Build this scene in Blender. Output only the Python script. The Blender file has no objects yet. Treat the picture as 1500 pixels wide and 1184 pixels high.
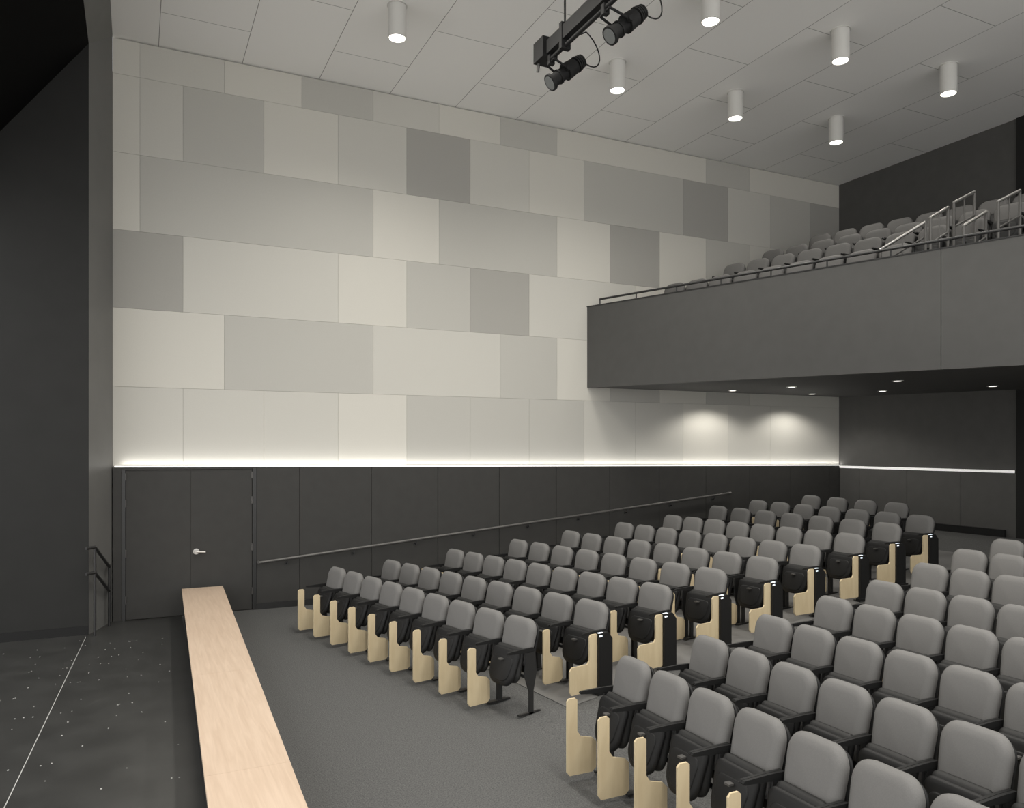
import bpy, bmesh, math, random
from mathutils import Vector, Matrix
random.seed(4)
scene=bpy.context.scene
try:
    scene.view_settings.view_transform='Standard'
    scene.view_settings.look='None'
except Exception as e: print(e)

# ------------------------------------------------------------ materials
def mat(name,col,rough=.7,spec=.3,metal=0.,noise=0.,nscale=40.,bump=0.,emit=0.,ecol=None):
    m=bpy.data.materials.new(name); m.use_nodes=True
    nt=m.node_tree; b=nt.nodes['Principled BSDF']
    b.inputs['Base Color'].default_value=(*col,1); b.inputs['Roughness'].default_value=rough
    b.inputs['Metallic'].default_value=metal; b.inputs['Specular IOR Level'].default_value=spec
    if emit>0:
        b.inputs['Emission Color'].default_value=(*(ecol or col),1); b.inputs['Emission Strength'].default_value=emit
    if noise>0 or bump>0:
        tc=nt.nodes.new('ShaderNodeTexCoord'); n=nt.nodes.new('ShaderNodeTexNoise')
        n.inputs['Scale'].default_value=nscale; n.inputs['Detail'].default_value=4
        nt.links.new(tc.outputs['Object'],n.inputs['Vector'])
        if noise>0:
            r=nt.nodes.new('ShaderNodeMapRange')
            r.inputs['From Min'].default_value=.3; r.inputs['From Max'].default_value=.7
            r.inputs['To Min'].default_value=1-noise; r.inputs['To Max'].default_value=1+noise
            nt.links.new(n.outputs['Fac'],r.inputs['Value'])
            v=nt.nodes.new('ShaderNodeVectorMath'); v.operation='SCALE'
            v.inputs[0].default_value=col; nt.links.new(r.outputs['Result'],v.inputs['Scale'])
            nt.links.new(v.outputs['Vector'],b.inputs['Base Color'])
        if bump>0:
            bp=nt.nodes.new('ShaderNodeBump'); bp.inputs['Strength'].default_value=bump
            bp.inputs['Distance'].default_value=.01
            nt.links.new(n.outputs['Fac'],bp.inputs['Height']); nt.links.new(bp.outputs['Normal'],b.inputs['Normal'])
    return m
def wood_mat(name,c1,c2,rough,grain=(14,.8,14)):
    m=bpy.data.materials.new(name); m.use_nodes=True; nt=m.node_tree; b=nt.nodes['Principled BSDF']
    b.inputs['Roughness'].default_value=rough; b.inputs['Specular IOR Level'].default_value=.3
    tc=nt.nodes.new('ShaderNodeTexCoord'); mp=nt.nodes.new('ShaderNodeMapping'); mp.inputs['Scale'].default_value=grain
    n=nt.nodes.new('ShaderNodeTexNoise'); n.inputs['Scale'].default_value=3; n.inputs['Detail'].default_value=6
    n.inputs['Distortion'].default_value=.6
    cr=nt.nodes.new('ShaderNodeValToRGB'); cr.color_ramp.elements[0].color=(*c1,1); cr.color_ramp.elements[1].color=(*c2,1)
    cr.color_ramp.elements[0].position=.3; cr.color_ramp.elements[1].position=.7
    nt.links.new(tc.outputs['Object'],mp.inputs['Vector']); nt.links.new(mp.outputs['Vector'],n.inputs['Vector'])
    nt.links.new(n.outputs['Fac'],cr.inputs['Fac']); nt.links.new(cr.outputs['Color'],b.inputs['Base Color'])
    return m
def ceiling_mat():
    m=bpy.data.materials.new('ceiling_panels'); m.use_nodes=True; nt=m.node_tree; b=nt.nodes['Principled BSDF']
    b.inputs['Roughness'].default_value=.85; b.inputs['Specular IOR Level'].default_value=.15
    tc=nt.nodes.new('ShaderNodeTexCoord'); s=nt.nodes.new('ShaderNodeSeparateXYZ'); c=nt.nodes.new('ShaderNodeCombineXYZ')
    ad=nt.nodes.new('ShaderNodeMath'); ad.operation='ADD'; ad.inputs[1].default_value=1.215*10-.30
    ay=nt.nodes.new('ShaderNodeMath'); ay.operation='ADD'; ay.inputs[1].default_value=2.44*10-1.0
    nt.links.new(tc.outputs['Object'],s.inputs[0]); nt.links.new(s.outputs['X'],ad.inputs[0]); nt.links.new(s.outputs['Y'],ay.inputs[0])
    nt.links.new(ay.outputs[0],c.inputs['X']); nt.links.new(ad.outputs[0],c.inputs['Y'])
    br=nt.nodes.new('ShaderNodeTexBrick'); br.offset=.5
    br.inputs['Scale'].default_value=1; br.inputs['Brick Width'].default_value=2.44; br.inputs['Row Height'].default_value=1.215
    br.inputs['Mortar Size'].default_value=.0045; br.inputs['Mortar Smooth'].default_value=0
    br.inputs['Color1'].default_value=(.87,.86,.835,1); br.inputs['Color2'].default_value=(.89,.88,.855,1)
    br.inputs['Mortar'].default_value=(.25,.245,.23,1)
    nt.links.new(c.outputs[0],br.inputs['Vector']); nt.links.new(br.outputs['Color'],b.inputs['Base Color'])
    return m
M={}
M['ceil']=ceiling_mat()
shade=[(.60,.583,.53),(.55,.537,.492),(.475,.465,.428),(.375,.366,.338)]
for i,c in enumerate(shade): M['p%d'%i]=mat('acoustic_panel_tone_%d'%i,c,.9,.1,noise=.015,nscale=60)
M['backing']=mat('panel_joint_backing',(.40,.39,.355),.9,.1)  # own colour of the wall backing, seen through the panel joints
M['darkwall']=mat('dark_wall_panel',(.040,.039,.0365),.6,.3,noise=.06,nscale=6)
M['backwall']=mat('back_wall_panel',(.085,.083,.079),.7,.3,noise=.05,nscale=4)
M['darkwall2']=mat('charcoal_paint',(.07,.069,.066),.7,.25,noise=.05,nscale=4)
M['balc']=mat('balcony_charcoal_panel',(.075,.074,.071),.6,.3,noise=.04,nscale=5)
M['black']=mat('black_void',(.006,.006,.006),.9,.05)
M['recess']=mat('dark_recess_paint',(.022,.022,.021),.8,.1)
M['prosc']=mat('proscenium_dark_paint',(.021,.021,.020),.65,.25,noise=.06,nscale=3)
M['portal']=mat('portal_grey_paint',(.14,.139,.133),.5,.35,noise=.04,nscale=3)
M['stage']=mat('black_stage_floor',(.042,.042,.040),.30,.5,noise=.2,nscale=2.5,bump=.05)
M['carpet']=mat('grey_carpet',(.105,.105,.103),.97,.05,noise=.35,nscale=90,bump=.3)
M['conc']=mat('sealed_concrete',(.15,.148,.143),.6,.3,noise=.08,nscale=3)
M['fabric']=mat('grey_seat_upholstery',(.155,.152,.147),.75,.2,noise=.05,nscale=150,bump=.05)
M['fabric_dim']=mat('grey_seat_upholstery_dimmed',(.12,.117,.113),.75,.2,noise=.05,nscale=150,bump=.05)  # same upholstery, colour darkened to offset strong downlights on the balcony
M['blk']=mat('black_plastic',(.010,.010,.010),.55,.3)
M['rig']=mat('black_rig_paint',(.014,.014,.014),.7,.25)
M['pan']=mat('black_seat_pan',(.020,.020,.0195),.6,.3)
M['metal']=mat('black_metal',(.020,.020,.020),.4,.5)
M['rail']=mat('rail_grey_metal',(.10,.097,.092),.4,.5,metal=.3)
M['steel']=mat('brushed_steel',(.5,.49,.47),.35,.5,metal=.9)
M['wood']=wood_mat('maple_tablet',(.56,.455,.29),(.63,.525,.345),.5,(4,4,1))
M['ledge']=wood_mat('maple_ledge_cap',(.53,.40,.295),(.62,.485,.37),.4,(10,.6,10))
M['white']=mat('white_paint',(.62,.61,.58),.5,.3)
M['led']=mat('led_strip',(1,1,1),.5,emit=1.0,ecol=(1,.98,.93))
M['led2']=mat('led_strip_dim',(1,1,1),.5,emit=.35,ecol=(1,.98,.93))
M['lamp']=mat('lamp_lens',(1,1,1),.5,emit=9,ecol=(1,.96,.88))
M['lamp2']=mat('recessed_lens',(1,1,1),.5,emit=1.5,ecol=(1,.96,.88))
M['aisle']=mat('aisle_light',(1,1,1),.5,emit=1.2,ecol=(.72,.86,1))
M['glass']=mat('spotlight_lens',(.16,.17,.17),.15,.6)
M['tape']=mat('white_tape',(.45,.45,.43),.7)

# ------------------------------------------------------------ mesh builder
class B:
    def __init__(s): s.v=[];s.f=[];s.m=[];s.sm=[];s.mats=[]
    def mi(s,k):
        if k not in s.mats: s.mats.append(k)
        return s.mats.index(k)
    def add(s,vs,fs,k,smooth=False):
        o=len(s.v); s.v+= [tuple(v) for v in vs]; i=s.mi(k)
        for f in fs: s.f.append([a+o for a in f]); s.m.append(i); s.sm.append(smooth)
    def hexa(s,p,k):
        s.add(p,[(0,3,2,1),(4,5,6,7),(0,1,5,4),(1,2,6,5),(2,3,7,6),(3,0,4,7)],k)
    def box(s,a,b,k,T=None):
        x0,y0,z0=a;x1,y1,z1=b
        p=[Vector(q) for q in((x0,y0,z0),(x1,y0,z0),(x1,y1,z0),(x0,y1,z0),(x0,y0,z1),(x1,y0,z1),(x1,y1,z1),(x0,y1,z1))]
        if T: p=[T@q for q in p]
        s.hexa(p,k)
    def prism(s,pts,vec,k,T=None):
        n=len(pts); a=[Vector(p) for p in pts]; b=[p+Vector(vec) for p in a]
        if T: a=[T@p for p in a]; b=[T@p for p in b]
        s.add(a+b,[tuple(range(n))[::-1],tuple(range(n,2*n))]+[(i,(i+1)%n,n+(i+1)%n,n+i) for i in range(n)],k)
    def cyl(s,p0,p1,r,k,n=16,r2=None,caps=True,smooth=True):
        p0=Vector(p0);p1=Vector(p1);d=(p1-p0).normalized(); r2=r if r2 is None else r2
        u=d.orthogonal().normalized(); w=d.cross(u)
        vs=[p0+(u*math.cos(t)+w*math.sin(t))*r for t in [2*math.pi*i/n for i in range(n)]]
        vs+=[p1+(u*math.cos(t)+w*math.sin(t))*r2 for t in [2*math.pi*i/n for i in range(n)]]
        s.add(vs,[(i,(i+1)%n,n+(i+1)%n,n+i) for i in range(n)],k,smooth)
        if caps: s.add(vs,[tuple(range(n))[::-1],tuple(range(n,2*n))],k)
    def tube(s,pts,r,k,n=8):
        for a,b in zip(pts[:-1],pts[1:]): s.cyl(a,b,r,k,n)
    def slab(s,w,h,t,rt,rb,T,k,soft=.02,wb=None):
        wb=wb or w
        def outline(ins):
            o=[]
            def arc(cy,cz,r,a0,a1,n=7):
                for i in range(n):
                    a=a0+(a1-a0)*i/(n-1); o.append((cy+r*math.cos(a),cz+r*math.sin(a)))
            H=h/2-ins; W=w/2-ins; Wb=wb/2-ins; r1=max(rt-ins,.004); r2=max(rb-ins,.004)
            arc(W-r1,H-r1,r1,0,math.pi/2); arc(-W+r1,H-r1,r1,math.pi/2,math.pi)
            arc(-Wb+r2,-H+r2,r2,math.pi,1.5*math.pi); arc(Wb-r2,-H+r2,r2,1.5*math.pi,2*math.pi)
            return o
        L=[(-t/2,soft*2.2),(-t/2+soft*.25,soft),(-t/2+soft,0),(t/2-soft,0),(t/2-soft*.25,soft),(t/2,soft*2.2)]
        vs=[];n=28
        for x,ins in L:
            for y,z in outline(ins): vs.append(T@Vector((x,y,z)))
        fs=[]
        for j in range(len(L)-1):
            for i in range(n): fs.append((j*n+i,j*n+(i+1)%n,(j+1)*n+(i+1)%n,(j+1)*n+i))
        fs.append(tuple(range(n))[::-1]); fs.append(tuple(range((len(L)-1)*n,len(L)*n)))
        s.add(vs,fs,k,True)
    def mesh(s,name):
        me=bpy.data.meshes.new(name); me.from_pydata(s.v,[],s.f)
        for k in s.mats: me.materials.append(M[k])
        for p,i,sm in zip(me.polygons,s.m,s.sm): p.material_index=i; p.use_smooth=sm
        bm=bmesh.new(); bm.from_mesh(me); bmesh.ops.recalc_face_normals(bm,faces=bm.faces); bm.to_mesh(me); bm.free()
        return me
    def obj(s,name,loc=(0,0,0)):
        o=bpy.data.objects.new(name,s.mesh(name)); o.location=loc; scene.collection.objects.link(o); return o
def inst(name,me,loc,rz=0,sc=(1,1,1)):
    o=bpy.data.objects.new(name,me); o.location=loc; o.rotation_euler=(0,0,rz); o.scale=sc; scene.collection.objects.link(o); return o
def TR(loc,ry=0,rz=0): return Matrix.Translation(loc)@Matrix.Rotation(rz,4,'Z')@Matrix.Rotation(ry,4,'Y')

W=13.0; XB=14.77; CZ=8.72; YR=-4.0; XS=-7.0
def fz(x): return 0 if x<3.3 else (.085*(x-3.3) if x<13.9 else .90)
def ledz(x): return 2.315-.00863*(x+.325)

# ------------------------------------------------------------ floor
b=B()
xs=[.62,3.3,13.9,XB+.2]
for a,c in zip(xs[:-1],xs[1:]):
    b.hexa([(a,YR,fz(a)-.2),(c,YR,fz(c)-.2),(c,W+.2,fz(c)-.2),(a,W+.2,fz(a)-.2),(a,YR,fz(a)),(c,YR,fz(c)),(c,W+.2,fz(c)),(a,W+.2,fz(a))],'carpet')
b.obj('floor')
b=B(); b.box((XS,YR,-.2),(.62,W+.2,0),'stage'); b.obj('floor_stage')
b=B()
def cpt(x,y,dz): return (x,y,fz(x)+dz)
b2=[(3.8,6.6),(12.6,8.1),(12.6,11.95),(3.3,11.75)]
P0=[cpt(x,y,.002) for x,y in b2]; P1=[cpt(x,y,.008) for x,y in b2]
b.hexa(P0+P1,'conc'); b.obj('floor_seating_concrete')
b=B()
for i in range(330):
    x=random.uniform(-4,.35); y=round(random.uniform(4,12)/.35)*.35+random.uniform(-.03,.03)
    w=random.uniform(.006,.013); b.box((x,y,.0005),(x+w,y+w*1.6,.002),'tape')
q=[(-1.06,2),(-1.052,2),(-.624,12.1),(-.63,12.1)]
b.hexa([(x,y,.0005) for x,y in q]+[(x,y,.0018) for x,y in q],'tape')
b.obj('stage_floor_tape_marks')

# ------------------------------------------------------------ ceiling
b=B(); b.box((-.325,YR,CZ),(XB+.2,W+.2,CZ+.2),'ceil'); b.obj('ceiling')

# ------------------------------------------------------------ left wall
b=B()
b.box((-.325,W+.03,-.2),(XB+.2,W+.2,CZ),'backing')
rows=[None,3.505,4.684,5.853,7.01,8.18,CZ-.02]
nE=24
lay=[
 [(1,1),(3,1),(5,1),(7,0),(9,2),(11,2),(13,2),(15,1),(17,1),(19,0),(21,1),(nE,1)],
 [(2,0),(4,2),(6,2),(8,1),(10,1),(12,2),(14,0),(16,2),(18,0),(20,2),(nE,1)],
 [(1,3),(3,1),(5,1),(7,0),(9,2),(11,3),(13,1),(15,1),(17,0),(19,1),(22,2),(nE,1)],
 [(0,0),(2,2),(4,2),(6,2),(8,0),(10,2),(12,2),(14,0),(16,3),(18,0),(20,2),(22,1),(nE,2)],
 [(0,0),(1,1),(3,2),(5,0),(7,1),(9,3),(11,1),(13,0),(15,2),(17,2),(19,3),(21,1),(23,2),(nE,3)],
 [(0,0),(2,1),(4,0),(6,2),(8,1),(10,0),(12,2),(14,0),(18,0),(20,2),(nE,0)],
]
def xc(n): return XB if n>=nE else .043+.6*n
for r,cells in enumerate(lay):
    x0=-.325; mm=[]
    for n,t in cells:
        if r>0 and mm and mm[-1][1]==t: mm[-1]=(n,t)
        else: mm.append((n,t))
    for n,t in mm:
        x1=min(xc(n),XB)
        if x1<=x0: continue
        g=.0016
        z1=rows[r+1]-g
        za=(ledz(x0) if r==0 else rows[r])+g; zb=(ledz(x1) if r==0 else rows[r])+g
        b.hexa([(x0+g,W,za),(x1-g,W,zb),(x1-g,W+.03,zb),(x0+g,W+.03,za),(x0+g,W,z1),(x1-g,W,z1),(x1-g,W+.03,z1),(x0+g,W+.03,z1)],'p%d'%t)
        x0=x1
b.obj('wall_left')
b=B()
edges=[1.72,2.4]+[2.4+1.2*i for i in range(1,11)]+[XB]
edges=[e for e in edges if e<=XB]
def wp(x0,x1,z0=None):
    g=.004; y0=W-.05; y1=W-.001
    za=fz(x0) if z0 is None else z0; zb=fz(x1) if z0 is None else z0
    ta=ledz(x0)-.02; tb=ledz(x1)-.02
    b.hexa([(x0+g,y0,za),(x1-g,y0,zb),(x1-g,y1,zb),(x0+g,y1,za),(x0+g,y0,ta),(x1-g,y0,tb),(x1-g,y1,tb),(x0+g,y1,ta)],'darkwall')
for e0,e1 in zip(edges[:-1],edges[1:]): wp(e0,e1)
wp(-.325,-.20); 
b.hexa([(-.325,W-.02,0),(XB,W-.02,fz(XB)),(XB,W-.001,fz(XB)),(-.325,W-.001,0),(-.325,W-.02,ledz(-.3)-.02),(XB,W-.02,ledz(XB)-.02),(XB,W-.001,ledz(XB)-.02),(-.325,W-.001,ledz(-.3)-.02)],'black')
b.obj('wainscot_left')
b=B()
for e0,e1 in((1.72,3.3),(3.3,13.9),(13.9,XB)):
    b.hexa([(e0,W-.065,fz(e0)),(e1,W-.065,fz(e1)),(e1,W-.05,fz(e1)),(e0,W-.05,fz(e0)),(e0,W-.065,fz(e0)+.1),(e1,W-.065,fz(e1)+.1),(e1,W-.05,fz(e1)+.1),(e0,W-.05,fz(e0)+.1)],'metal')
b.obj('baseboard_left')
b=B()
x0,x1=-.30,XB-.02
b.hexa([(x0,W-.045,ledz(x0)-.018),(x1,W-.045,ledz(x1)-.018),(x1,W-.002,ledz(x1)-.018),(x0,W-.002,ledz(x0)-.018),
        (x0,W-.045,ledz(x0)+.0),(x1,W-.045,ledz(x1)+.0),(x1,W-.002,ledz(x1)+.0),(x0,W-.002,ledz(x0)+.0)],'led')
b.obj('led_strip_light')
b=B()
b.box((-.20,W-.05,2.255),(1.72,W-.001,2.285),'darkwall')
b.box((-.20,W-.06,0),(-.155,W-.021,2.255),'metal'); b.box((1.665,W-.06,0),(1.72,W-.021,2.255),'metal')
b.obj('door_frame')
b=B()
b.box((-.15,W-.035,.012),(.7485,W-.021,2.25),'darkwall'); b.box((.7515,W-.035,.012),(1.66,W-.021,2.25),'darkwall')
for z in(.25,.95,1.7,2.1):
    b.cyl((-.148,W-.05,z),(-.148,W-.05,z+.11),.012,'rail',8)
    b.cyl((1.655,W-.05,z),(1.655,W-.05,z+.11),.012,'rail',8)
b.cyl((.83,W-.042,.98),(.83,W-.035,.98),.045,'steel',20)
b.cyl((.83,W-.04,.98),(.83,W-.11,.98),.026,'steel',12)
b.cyl((.83,W-.10,.98),(.96,W-.10,.97),.016,'steel',10)
b.obj('door_1')

# wall handrail
b=B()
ra=Vector((1.75,W-.13,.76)); rb=Vector((11.4,W-.13,1.62))
b.cyl(ra,rb,.024,'rail',12); b.cyl(ra,ra+Vector((0,.08,0)),.024,'rail',12); b.cyl(rb,rb+Vector((0,.08,0)),.024,'rail',12)
for i in range(9):
    p=ra.lerp(rb,(i+.4)/8.8); b.tube([p+Vector((0,0,-.02)),p+Vector((0,.0,-.07)),p+Vector((0,.08,-.09))],.009,'metal'); b.cyl(p+Vector((0,.07,-.09)),p+Vector((0,.08,-.09)),.03,'metal',12)
b.obj('wall_handrail')

# ------------------------------------------------------------ proscenium
b=B()
JX,JY,HZ=-.60,12.25,8.20; OX=-.325
b.prism([(OX,W,0),(JX,JY,0),(JX,W+.2,0),(OX,W+.2,0)],(0,0,HZ),'portal')
b.add([(OX,W,HZ),(JX,JY,HZ),(OX,W,CZ),(JX,W,HZ),(JX,W,CZ)],[(0,1,2),(1,3,4,2),(0,3,1)],'portal')
b.add([(JX,JY,HZ),(JX,YR,HZ),(OX,YR,CZ),(OX,W,CZ)],[(0,1,2,3)],'portal')
DD=2.3
b.add([(JX,JY,HZ),(JX,YR,HZ),(JX-1.7,YR,HZ-DD),(JX-1.7,JY,HZ-DD)],[(0,1,2,3)],'black')
b.add([(JX-1.7,YR,HZ-DD),(JX-1.7,JY,HZ-DD),(JX-1.7,JY,CZ+1),(JX-1.7,YR,CZ+1)],[(0,1,2,3)],'black')
b.box((JX-5.5,JY,0),(JX,W+.2,HZ),'prosc')
b.obj('wall_proscenium')
b=B(); b.box((JX-5.5,JY-.015,0),(JX,JY-.0,.12),'blk'); b.obj('baseboard_proscenium')
b=B()
for dz in(0,-.35):
    b.tube([(-.62,12.02,1.22+dz),(-.52,12.12,1.22+dz),(-.36,12.70,.86+dz),(-.36,12.80,.86+dz)],.022,'metal',10)
b.tube([(-.52,12.12,1.22),(-.52,12.12,.0)],.018,'metal',10); b.tube([(-.36,12.70,.86),(-.36,12.70,.0)],.018,'metal',10)
b.obj('stair_handrail')

# ------------------------------------------------------------ wood capped ledge
b=B()
def lx(y):
    t=(y-4.95)/(12.8-4.95); return .383+.231*t, .925+.272*t
def led_prism(y0,y1,z0,z1,ins,k):
    a,c=lx(y0); d,e=lx(y1)
    b.hexa([(a+ins,y0,z0),(c-ins,y0,z0),(e-ins,y1,z0),(d+ins,y1,z0),(a+ins,y0,z1),(c-ins,y0,z1),(e-ins,y1,z1),(d+ins,y1,z1)],k)
led_prism(-4,12.72,0.0,.42,.03,'blk')
yy=12.74
while yy>-4:
    y2=max(yy-2.44,-4.0); led_prism(y2+.002,yy,.42,.455,0,'ledge'); yy=y2
b.obj('stage_edge_ledge')

# ------------------------------------------------------------ back wall
b=B()
YC=8.92
def bz(y): return 2.185-.0135*(W-y)
b.box((XB,YR,bz(YC)+.02),(XB+.2,W,CZ),'backwall')
ys=[W-.06,12.4,11.2,10.0,YC]
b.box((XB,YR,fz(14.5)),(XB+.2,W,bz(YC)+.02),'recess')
for a,c in zip(ys[:-1],ys[1:]):
    b.box((XB-.04,c+.004,fz(14.5)),(XB,a-.004,bz(c)-.02),'backwall')
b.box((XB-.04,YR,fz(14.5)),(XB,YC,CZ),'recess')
b.obj('wall_back')
b=B(); b.box((XB-.055,YC+.02,bz(YC)-.014),(XB-.041,W-.06,bz(W)-.022),'led2'); b.obj('led_strip_light')
b=B(); b.box((XB-.10,9.1,fz(14.5)),(XB-.041,10.6,fz(14.5)+.14),'blk'); b.obj('baseboard_back')

# ------------------------------------------------------------ balcony
b=B()
KZ=-.0235
def P(o,t,z): return (7.91+o+.24*t,W-t,z+KZ*t)
T1=13.0
def bal(o0,o1,z0,z1,k,bk=False,t0=.003,t1=T1):
    q=[]
    for z in(z0,z1):
        a=P(o0,t0,z);c=P(o1,t0,z);d=P(o1,t1,z);e=P(o0,t1,z)
        if bk: c=(XB-.045,c[1],c[2]); d=(XB-.045,d[1],d[2])
        q+= [a,c,d,e]
    b.hexa(q,k)
tj=[0,6.33,T1]
for t0,t1 in zip(tj[:-1],tj[1:]): bal(0,.15,3.76,5.33,'balc',t0=t0+.004,t1=t1-.004)
bal(.01,.14,3.77,5.32,'black')
bal(-.01,.17,5.33,5.345,'metal')
bal(.15,3,3.765,3.95,'darkwall2',bk=True)
bal(.15,3,3.95,4.86,'darkwall2',bk=True)
bal(1.3,3,4.86,5.27,'darkwall2',bk=True)
bal(2.27,3,5.27,5.64,'darkwall2',bk=True)
bal(3.24,3,5.64,6.01,'darkwall2',bk=True)
b.obj('balcony')
b=B()
def PV(o,t,z): return Vector(P(o,t,z))
b.cyl(PV(.08,.25,5.46),PV(.08,T1,5.46),.02,'metal',10)
t=.25
while t<T1:
    b.cyl(PV(.08,t,5.345),PV(.08,t,5.46),.012,'metal',8); t+=.9
b.obj('balcony_guard_rail')
def frame(p,q,h,name='stair_railing',mid=.35):
    b=B(); p=Vector(p);q=Vector(q)
    b.cyl(p,q,.021,'steel',10)
    for e in(p,q): b.cyl(e-Vector((0,0,h)),e,.019,'rail',10)
    m=Vector((0,0,-mid)); b.cyl(p+m,q+m,.014,'rail',8)
    c=p.lerp(q,.5); b.cyl(c-Vector((0,0,h)),c,.010,'rail',8)
    b.obj(name)
frame((9.60,7.72,5.43),(9.72,7.10,5.68),.6,mid=.2)
frame((9.75,7.05,5.73),(10.3,7.18,5.98),.95)
frame((10.5,7.23,6.09),(11.2,7.39,6.39),.85)
frame((9.9,6.68,5.54),(10.6,6.83,5.86),.85)
frame((10.3,6.47,5.86),(11.0,6.61,6.15),.9)

# ------------------------------------------------------------ seats
def seat_mesh(name,tablet=True,end=0,pitch=.515,fab='fabric'):
    b=B(); h=pitch/2
    b.slab(.465,.45,.10,.125,.06,TR((.035,0,.665),math.radians(13)),fab,.030,wb=.435)
    b.slab(.42,.50,.03,.10,.06,TR((.09,0,.60),math.radians(13)),'blk',.008,wb=.40)
    b.slab(.41,.34,.075,.05,.09,TR((-.095,0,.455),math.radians(14)),'pan',.024)
    b.slab(.425,.35,.05,.06,.13,TR((-.155,0,.432),math.radians(16)),'blk',.016,wb=.39)
    b.slab(.32,.24,.02,.05,.10,TR((-.182,0,.420),math.radians(16)),'blk',.006,wb=.28)
    b.box((-.205,-.025,.505),(-.160,.025,.517),'rail')
    b.cyl((-.06,-h+.03,.36),(-.06,h-.03,.36),.016,'metal',8)
    for s in(-1,1):
        y0=s*(h-.024); y1=s*(h-.001); a,c=min(y0,y1),max(y0,y1)
        b.prism([(-.29,a,.612),(-.30,a,.622),(-.29,a,.634),(-.10,a,.640),(.02,a,.638),(.05,a,.60),(-.05,a,.595)],(0,c-a,0),'blk')
        y0=s*(h-.018); a2,c2=min(y0,y1),max(y0,y1)
        b.prism([(-.07,a2,.60),(.04,a2,.60),(.06,a2,.40),(.02,a2,.22),(.02,a2,.0),(-.035,a2,.0),(-.035,a2,.22),(-.09,a2,.38)],(0,c2-a2,0),'metal')
        b.box((-.16,a-.006 if s>0 else a,0),(.11,c if s>0 else c+.006,.016),'metal')
    if tablet:
        y=h-.05
        pr=[(-.43,y,.06),(-.405,y,.03),(-.20,y,.03),(-.165,y,.06),(-.165,y,.25),(-.20,y,.285),(-.305,y,.31),(-.338,y,.355),(-.338,y,.585),(-.355,y,.60),(-.41,y,.60),(-.43,y,.58)]
        b.prism(pr,(0,.018,0),'wood')
    if end:
        y=-h-.025
        pr=[(-.50,y,.085),(-.475,y,.05),(-.14,y,.05),(-.12,y,.07),(-.12,y,.60),(-.14,y,.615),(-.215,y,.615),(-.235,y,.59),(-.235,y,.36),(-.26,y,.325),(-.47,y,.325),(-.50,y,.29)]
        b.prism(pr,(0,.018,0),'wood')
        b.prism([(-.13,-h-.055,0),(.06,-h-.055,0),(.06,-h-.055,.55),(.0,-h-.055,.62),(-.13,-h-.055,.62)],(0,.05,0),'blk')
        b.box((-.15,-h-.065,0),(.10,-h-.002,.03),'blk')
        b.box((-.128,-h-.058,.585),(-.09,-h-.053,.60),'aisle')
        b.box((-.13,-h-.05,.621),(-.07,-h-.025,.625),'aisle')
    return b.mesh(name)
SM=seat_mesh('auditorium_seat_mesh'); SE=seat_mesh('auditorium_seat_end_mesh',end=1); SB=seat_mesh('balcony_seat_mesh',tablet=False,fab='fabric_dim')
LR=[((3.39,6.93),(2.49,10.93),9),((4.27,7.01),(3.38,11.23),9),((5.21,7.17),(4.44,11.34),9),((6.17,7.37),(5.55,11.35),8),
    ((7.05,7.44),(6.58,11.43),8),((7.99,7.63),(7.67,11.44),8),((9.0,7.79),(8.74,11.46),8),((10.03,8.0),(10.0,11.71),7),
    ((10.9,8.1),(10.98,11.68),7),((11.9,9.3),(12.0,11.3),4)]
for k,(a,c,n) in enumerate(LR):
    a=Vector(a);c=Vector(c);d=c-a; ang=math.atan2(-d.x,d.y); pit=d.length/(n-1)
    for i in range(n):
        p=a+d*(i/(n-1)); me=SE if(i==0 and 0<k<9) else SM
        inst('auditorium_seat',me,(p.x,p.y,fz(p.x)+.009),ang,(1,min(1.0,max(.96,pit/.517)),1))
CR=[(3.53,5.19,1.73),(4.36,5.25,1.66),(5.23,5.40,1.57),(6.15,5.53,1.49),(7.04,5.66,1.40),(8.09,5.9,1.32),(9.09,6.1,1.23),(9.97,6.18,1.15),(10.9,6.3,1.07)]
for k,(x,y,v) in enumerate(CR):
    f=(v-.05)/v; x*=f; yy=y*f
    while yy>1.5:
        inst('auditorium_seat',SM,(x,yy,fz(x)+.004),0,(1,.88,1.05)); yy-=.455
ba=math.atan(.24)
for o,t0,z,n in((1.04,1.015,4.86,9),(2.02,1.45,5.27,9),(2.99,1.46,5.64,9),(3.96,1.7,6.01,9)):
    for i in range(n):
        p=P(o,t0+i*.505,z); inst('balcony_seat',SB,(p[0],p[1],p[2]+.002),ba)

# ------------------------------------------------------------ pendant downlights
b=B()
b.cyl((0,0,0),(0,0,-.45),.125,'white',32,caps=False); b.cyl((0,0,-.45),(0,0,-.455),.125,'white',32,r2=.112,caps=False)
b.cyl((0,0,-.455),(0,0,-.43),.112,'white',32,caps=False); b.cyl((0,0,-.43),(0,0,-.425),.112,'lamp',32,caps=True)
b.cyl((0,0,0),(0,0,-.01),.14,'white',32)
DL=b.mesh('downlight_mesh')
def spot(name,loc,e,ang,blend=1.,r=.1,col=(1,.96,.89),rot=(0,0,0)):
    l=bpy.data.lights.new(name,'SPOT'); l.energy=e; l.spot_size=math.radians(ang); l.spot_blend=blend; l.shadow_soft_size=r; l.color=col
    o=bpy.data.objects.new(name,l); o.location=loc; o.rotation_euler=rot; scene.collection.objects.link(o); return o
for y in(10.38,8.16,5.94,3.72,1.5,-.72):
    for x in(3.25,6.88,9.3,11.72):
        o=inst('pendant_downlight',DL,(x,y,CZ))
        s=spot('downlight_lamp',(0,0,-.47),{3.25:380,6.88:290,9.3:110,11.72:90}[x],150,1.); s.parent=o
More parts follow.
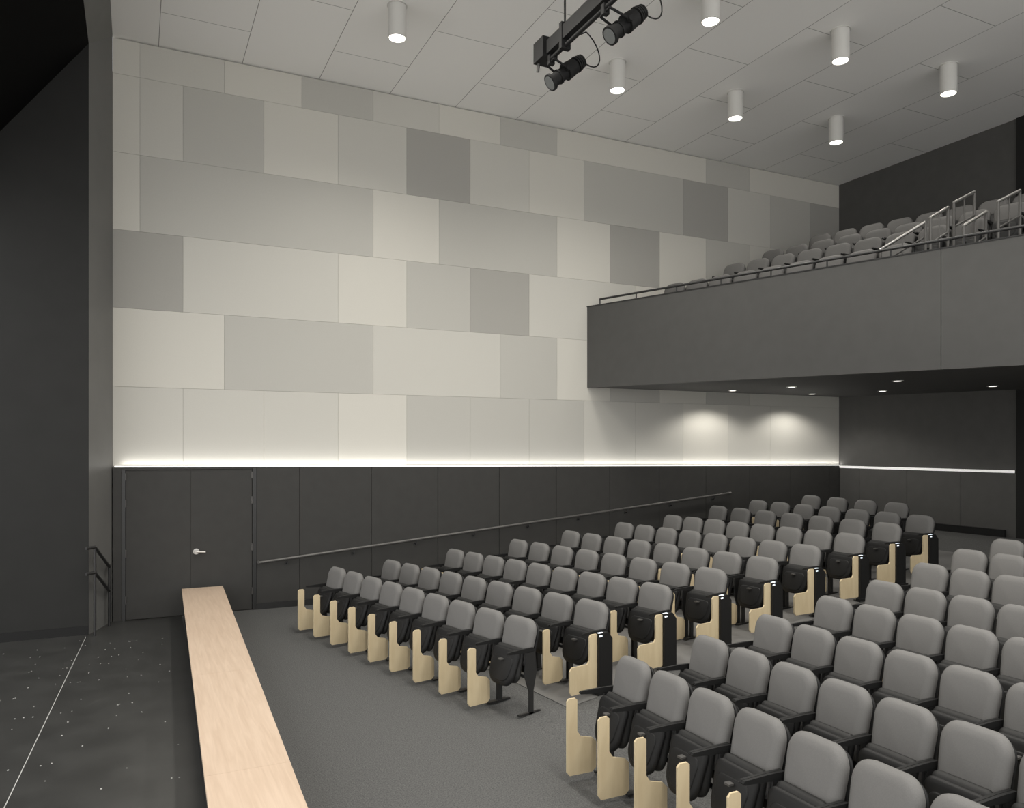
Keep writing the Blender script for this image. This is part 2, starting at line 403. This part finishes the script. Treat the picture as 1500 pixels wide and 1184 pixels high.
b=B(); b.cyl((0,0,0),(0,0,-.006),.09,'white',24); b.cyl((0,0,-.004),(0,0,-.01),.06,'lamp2',24); RL=b.mesh('recessed_mesh')
def sofz(x,y): return 3.76+KZ*(W-y)
for x,y,e,a in((10.82,12.16,85,144),(13.05,12.20,85,144),(10.8,10.57,40,130),(13.2,10.57,40,130),(10.9,8.45,40,130),(13.3,8.45,40,130),(10.9,6.3,40,130),(13.3,6.3,40,130)):
    z=sofz(x,y)
    o=inst('recessed_downlight',RL,(x,y,z)); s=spot('recessed_lamp',(0,0,-.03),e,a,.45 if a==144 else 1.,.05); s.parent=o

# ------------------------------------------------------------ lighting raceway and spotlights
b=B(); RX,RZ=4.42,7.36
b.box((RX-.05,-3,RZ-.10),(RX+.05,8.1,RZ+.06),'rig'); b.cyl((RX,-3,RZ-.16),(RX,8.15,RZ-.16),.025,'rig',12)
b.box((RX-.10,8.1,RZ-.13),(RX+.10,8.34,RZ+.11),'rig')
b.cyl((RX-.05,8.3,RZ-.13),(RX-.05,8.33,RZ-.22),.02,'rail',8)
for y in(7.75,5.2,2.6,0): 
    b.cyl((RX,y,RZ+.05),(RX,y,CZ-.001),.012,'rig',8); b.box((RX-.06,y-.03,RZ-.20),(RX+.06,y+.03,RZ+.10),'rig')
for y in(7.95,7.4,6.95,6.4): b.box((RX+.05,y-.06,RZ-.06),(RX+.08,y+.06,RZ+.03),'metal')
b.obj('lighting_raceway')
def spotlight(c,d):
    b=B(); d=Vector(d).normalized(); c=Vector(c)
    side=d.cross(Vector((0,0,1))).normalized(); up=side.cross(d)
    b.cyl(c-d*.02,c+d*.20,.075,'rig',24); b.cyl(c+d*.20,c+d*.235,.10,'rig',24); b.cyl(c+d*.235,c+d*.238,.08,'glass',24)
    b.cyl(c+d*.08,c+d*.10,.088,'rig',24)
    b.cyl(c-d*.17,c-d*.02,.09,'rig',24,r2=.103)
    for i in range(4): b.cyl(c-d*(.19+.03*i),c-d*(.205+.03*i),.096-.006*i,'rig',20)
    b.cyl(c-d*.30,c-d*.17,.07,'rig',16)
    for s in(-1,1):
        p=c+side*s*.125; q=Vector((RX,c.y,RZ-.20))
        b.tube([c+side*s*.09,p],.02,'rig'); b.tube([p,q+side*s*.10,q+Vector((0,0,-.0))],.014,'rig')
        b.cyl(p,p+side*s*.03,.03,'rig',12)
    q=Vector((RX,c.y,RZ-.20)); b.box((q.x-.035,q.y-.03,q.z-.03),(q.x+.035,q.y+.03,q.z+.08),'rig')
    pts=[c-d*.29]; 
    for i in range(1,13):
        a=i/12; pts.append(c-d*.29+Vector((.22*math.sin(a*math.pi),-.10*a,.30*a-.12*math.sin(a*math.pi)*(1-a)*2)))
    pts.append(Vector((RX+.05,c.y-.12,RZ-.02)))
    b.tube(pts,.008,'rig',6)
    return b.obj('stage_spotlight')
spotlight((4.60,8.08,7.07),(-.72,.10,-.58))
spotlight((4.66,6.90,7.08),(-.72,.05,-.62))

# ------------------------------------------------------------ LED wash lights
def area(name,loc,rot,sx,sy,e,col=(1,.98,.94)):
    l=bpy.data.lights.new(name,'AREA'); l.shape='RECTANGLE'; l.size=sx; l.size_y=sy; l.energy=e; l.color=col
    o=bpy.data.objects.new(name,l); o.location=loc; o.rotation_euler=rot; scene.collection.objects.link(o); return o
L=XB+.2
area('led_wash_lamp',(L/2-.2,W-.05,ledz(L/2)+.006),(math.radians(180+14),math.radians(.49),0),L,.02,26)

# ------------------------------------------------------------ world + camera
w=bpy.data.worlds.new('World'); scene.world=w; w.use_nodes=True
bg=w.node_tree.nodes['Background']; bg.inputs[0].default_value=(1,.99,.97,1); bg.inputs[1].default_value=2.2
cam=bpy.data.cameras.new('camera'); co=bpy.data.objects.new('camera',cam); scene.collection.objects.link(co)
co.location=(0,0,2.6); co.rotation_euler=(math.radians(90),0,math.radians(-25.8))
cam.sensor_width=36; cam.lens=36*1137/1500; cam.shift_y=63/1500; cam.clip_end=200
scene.camera=co
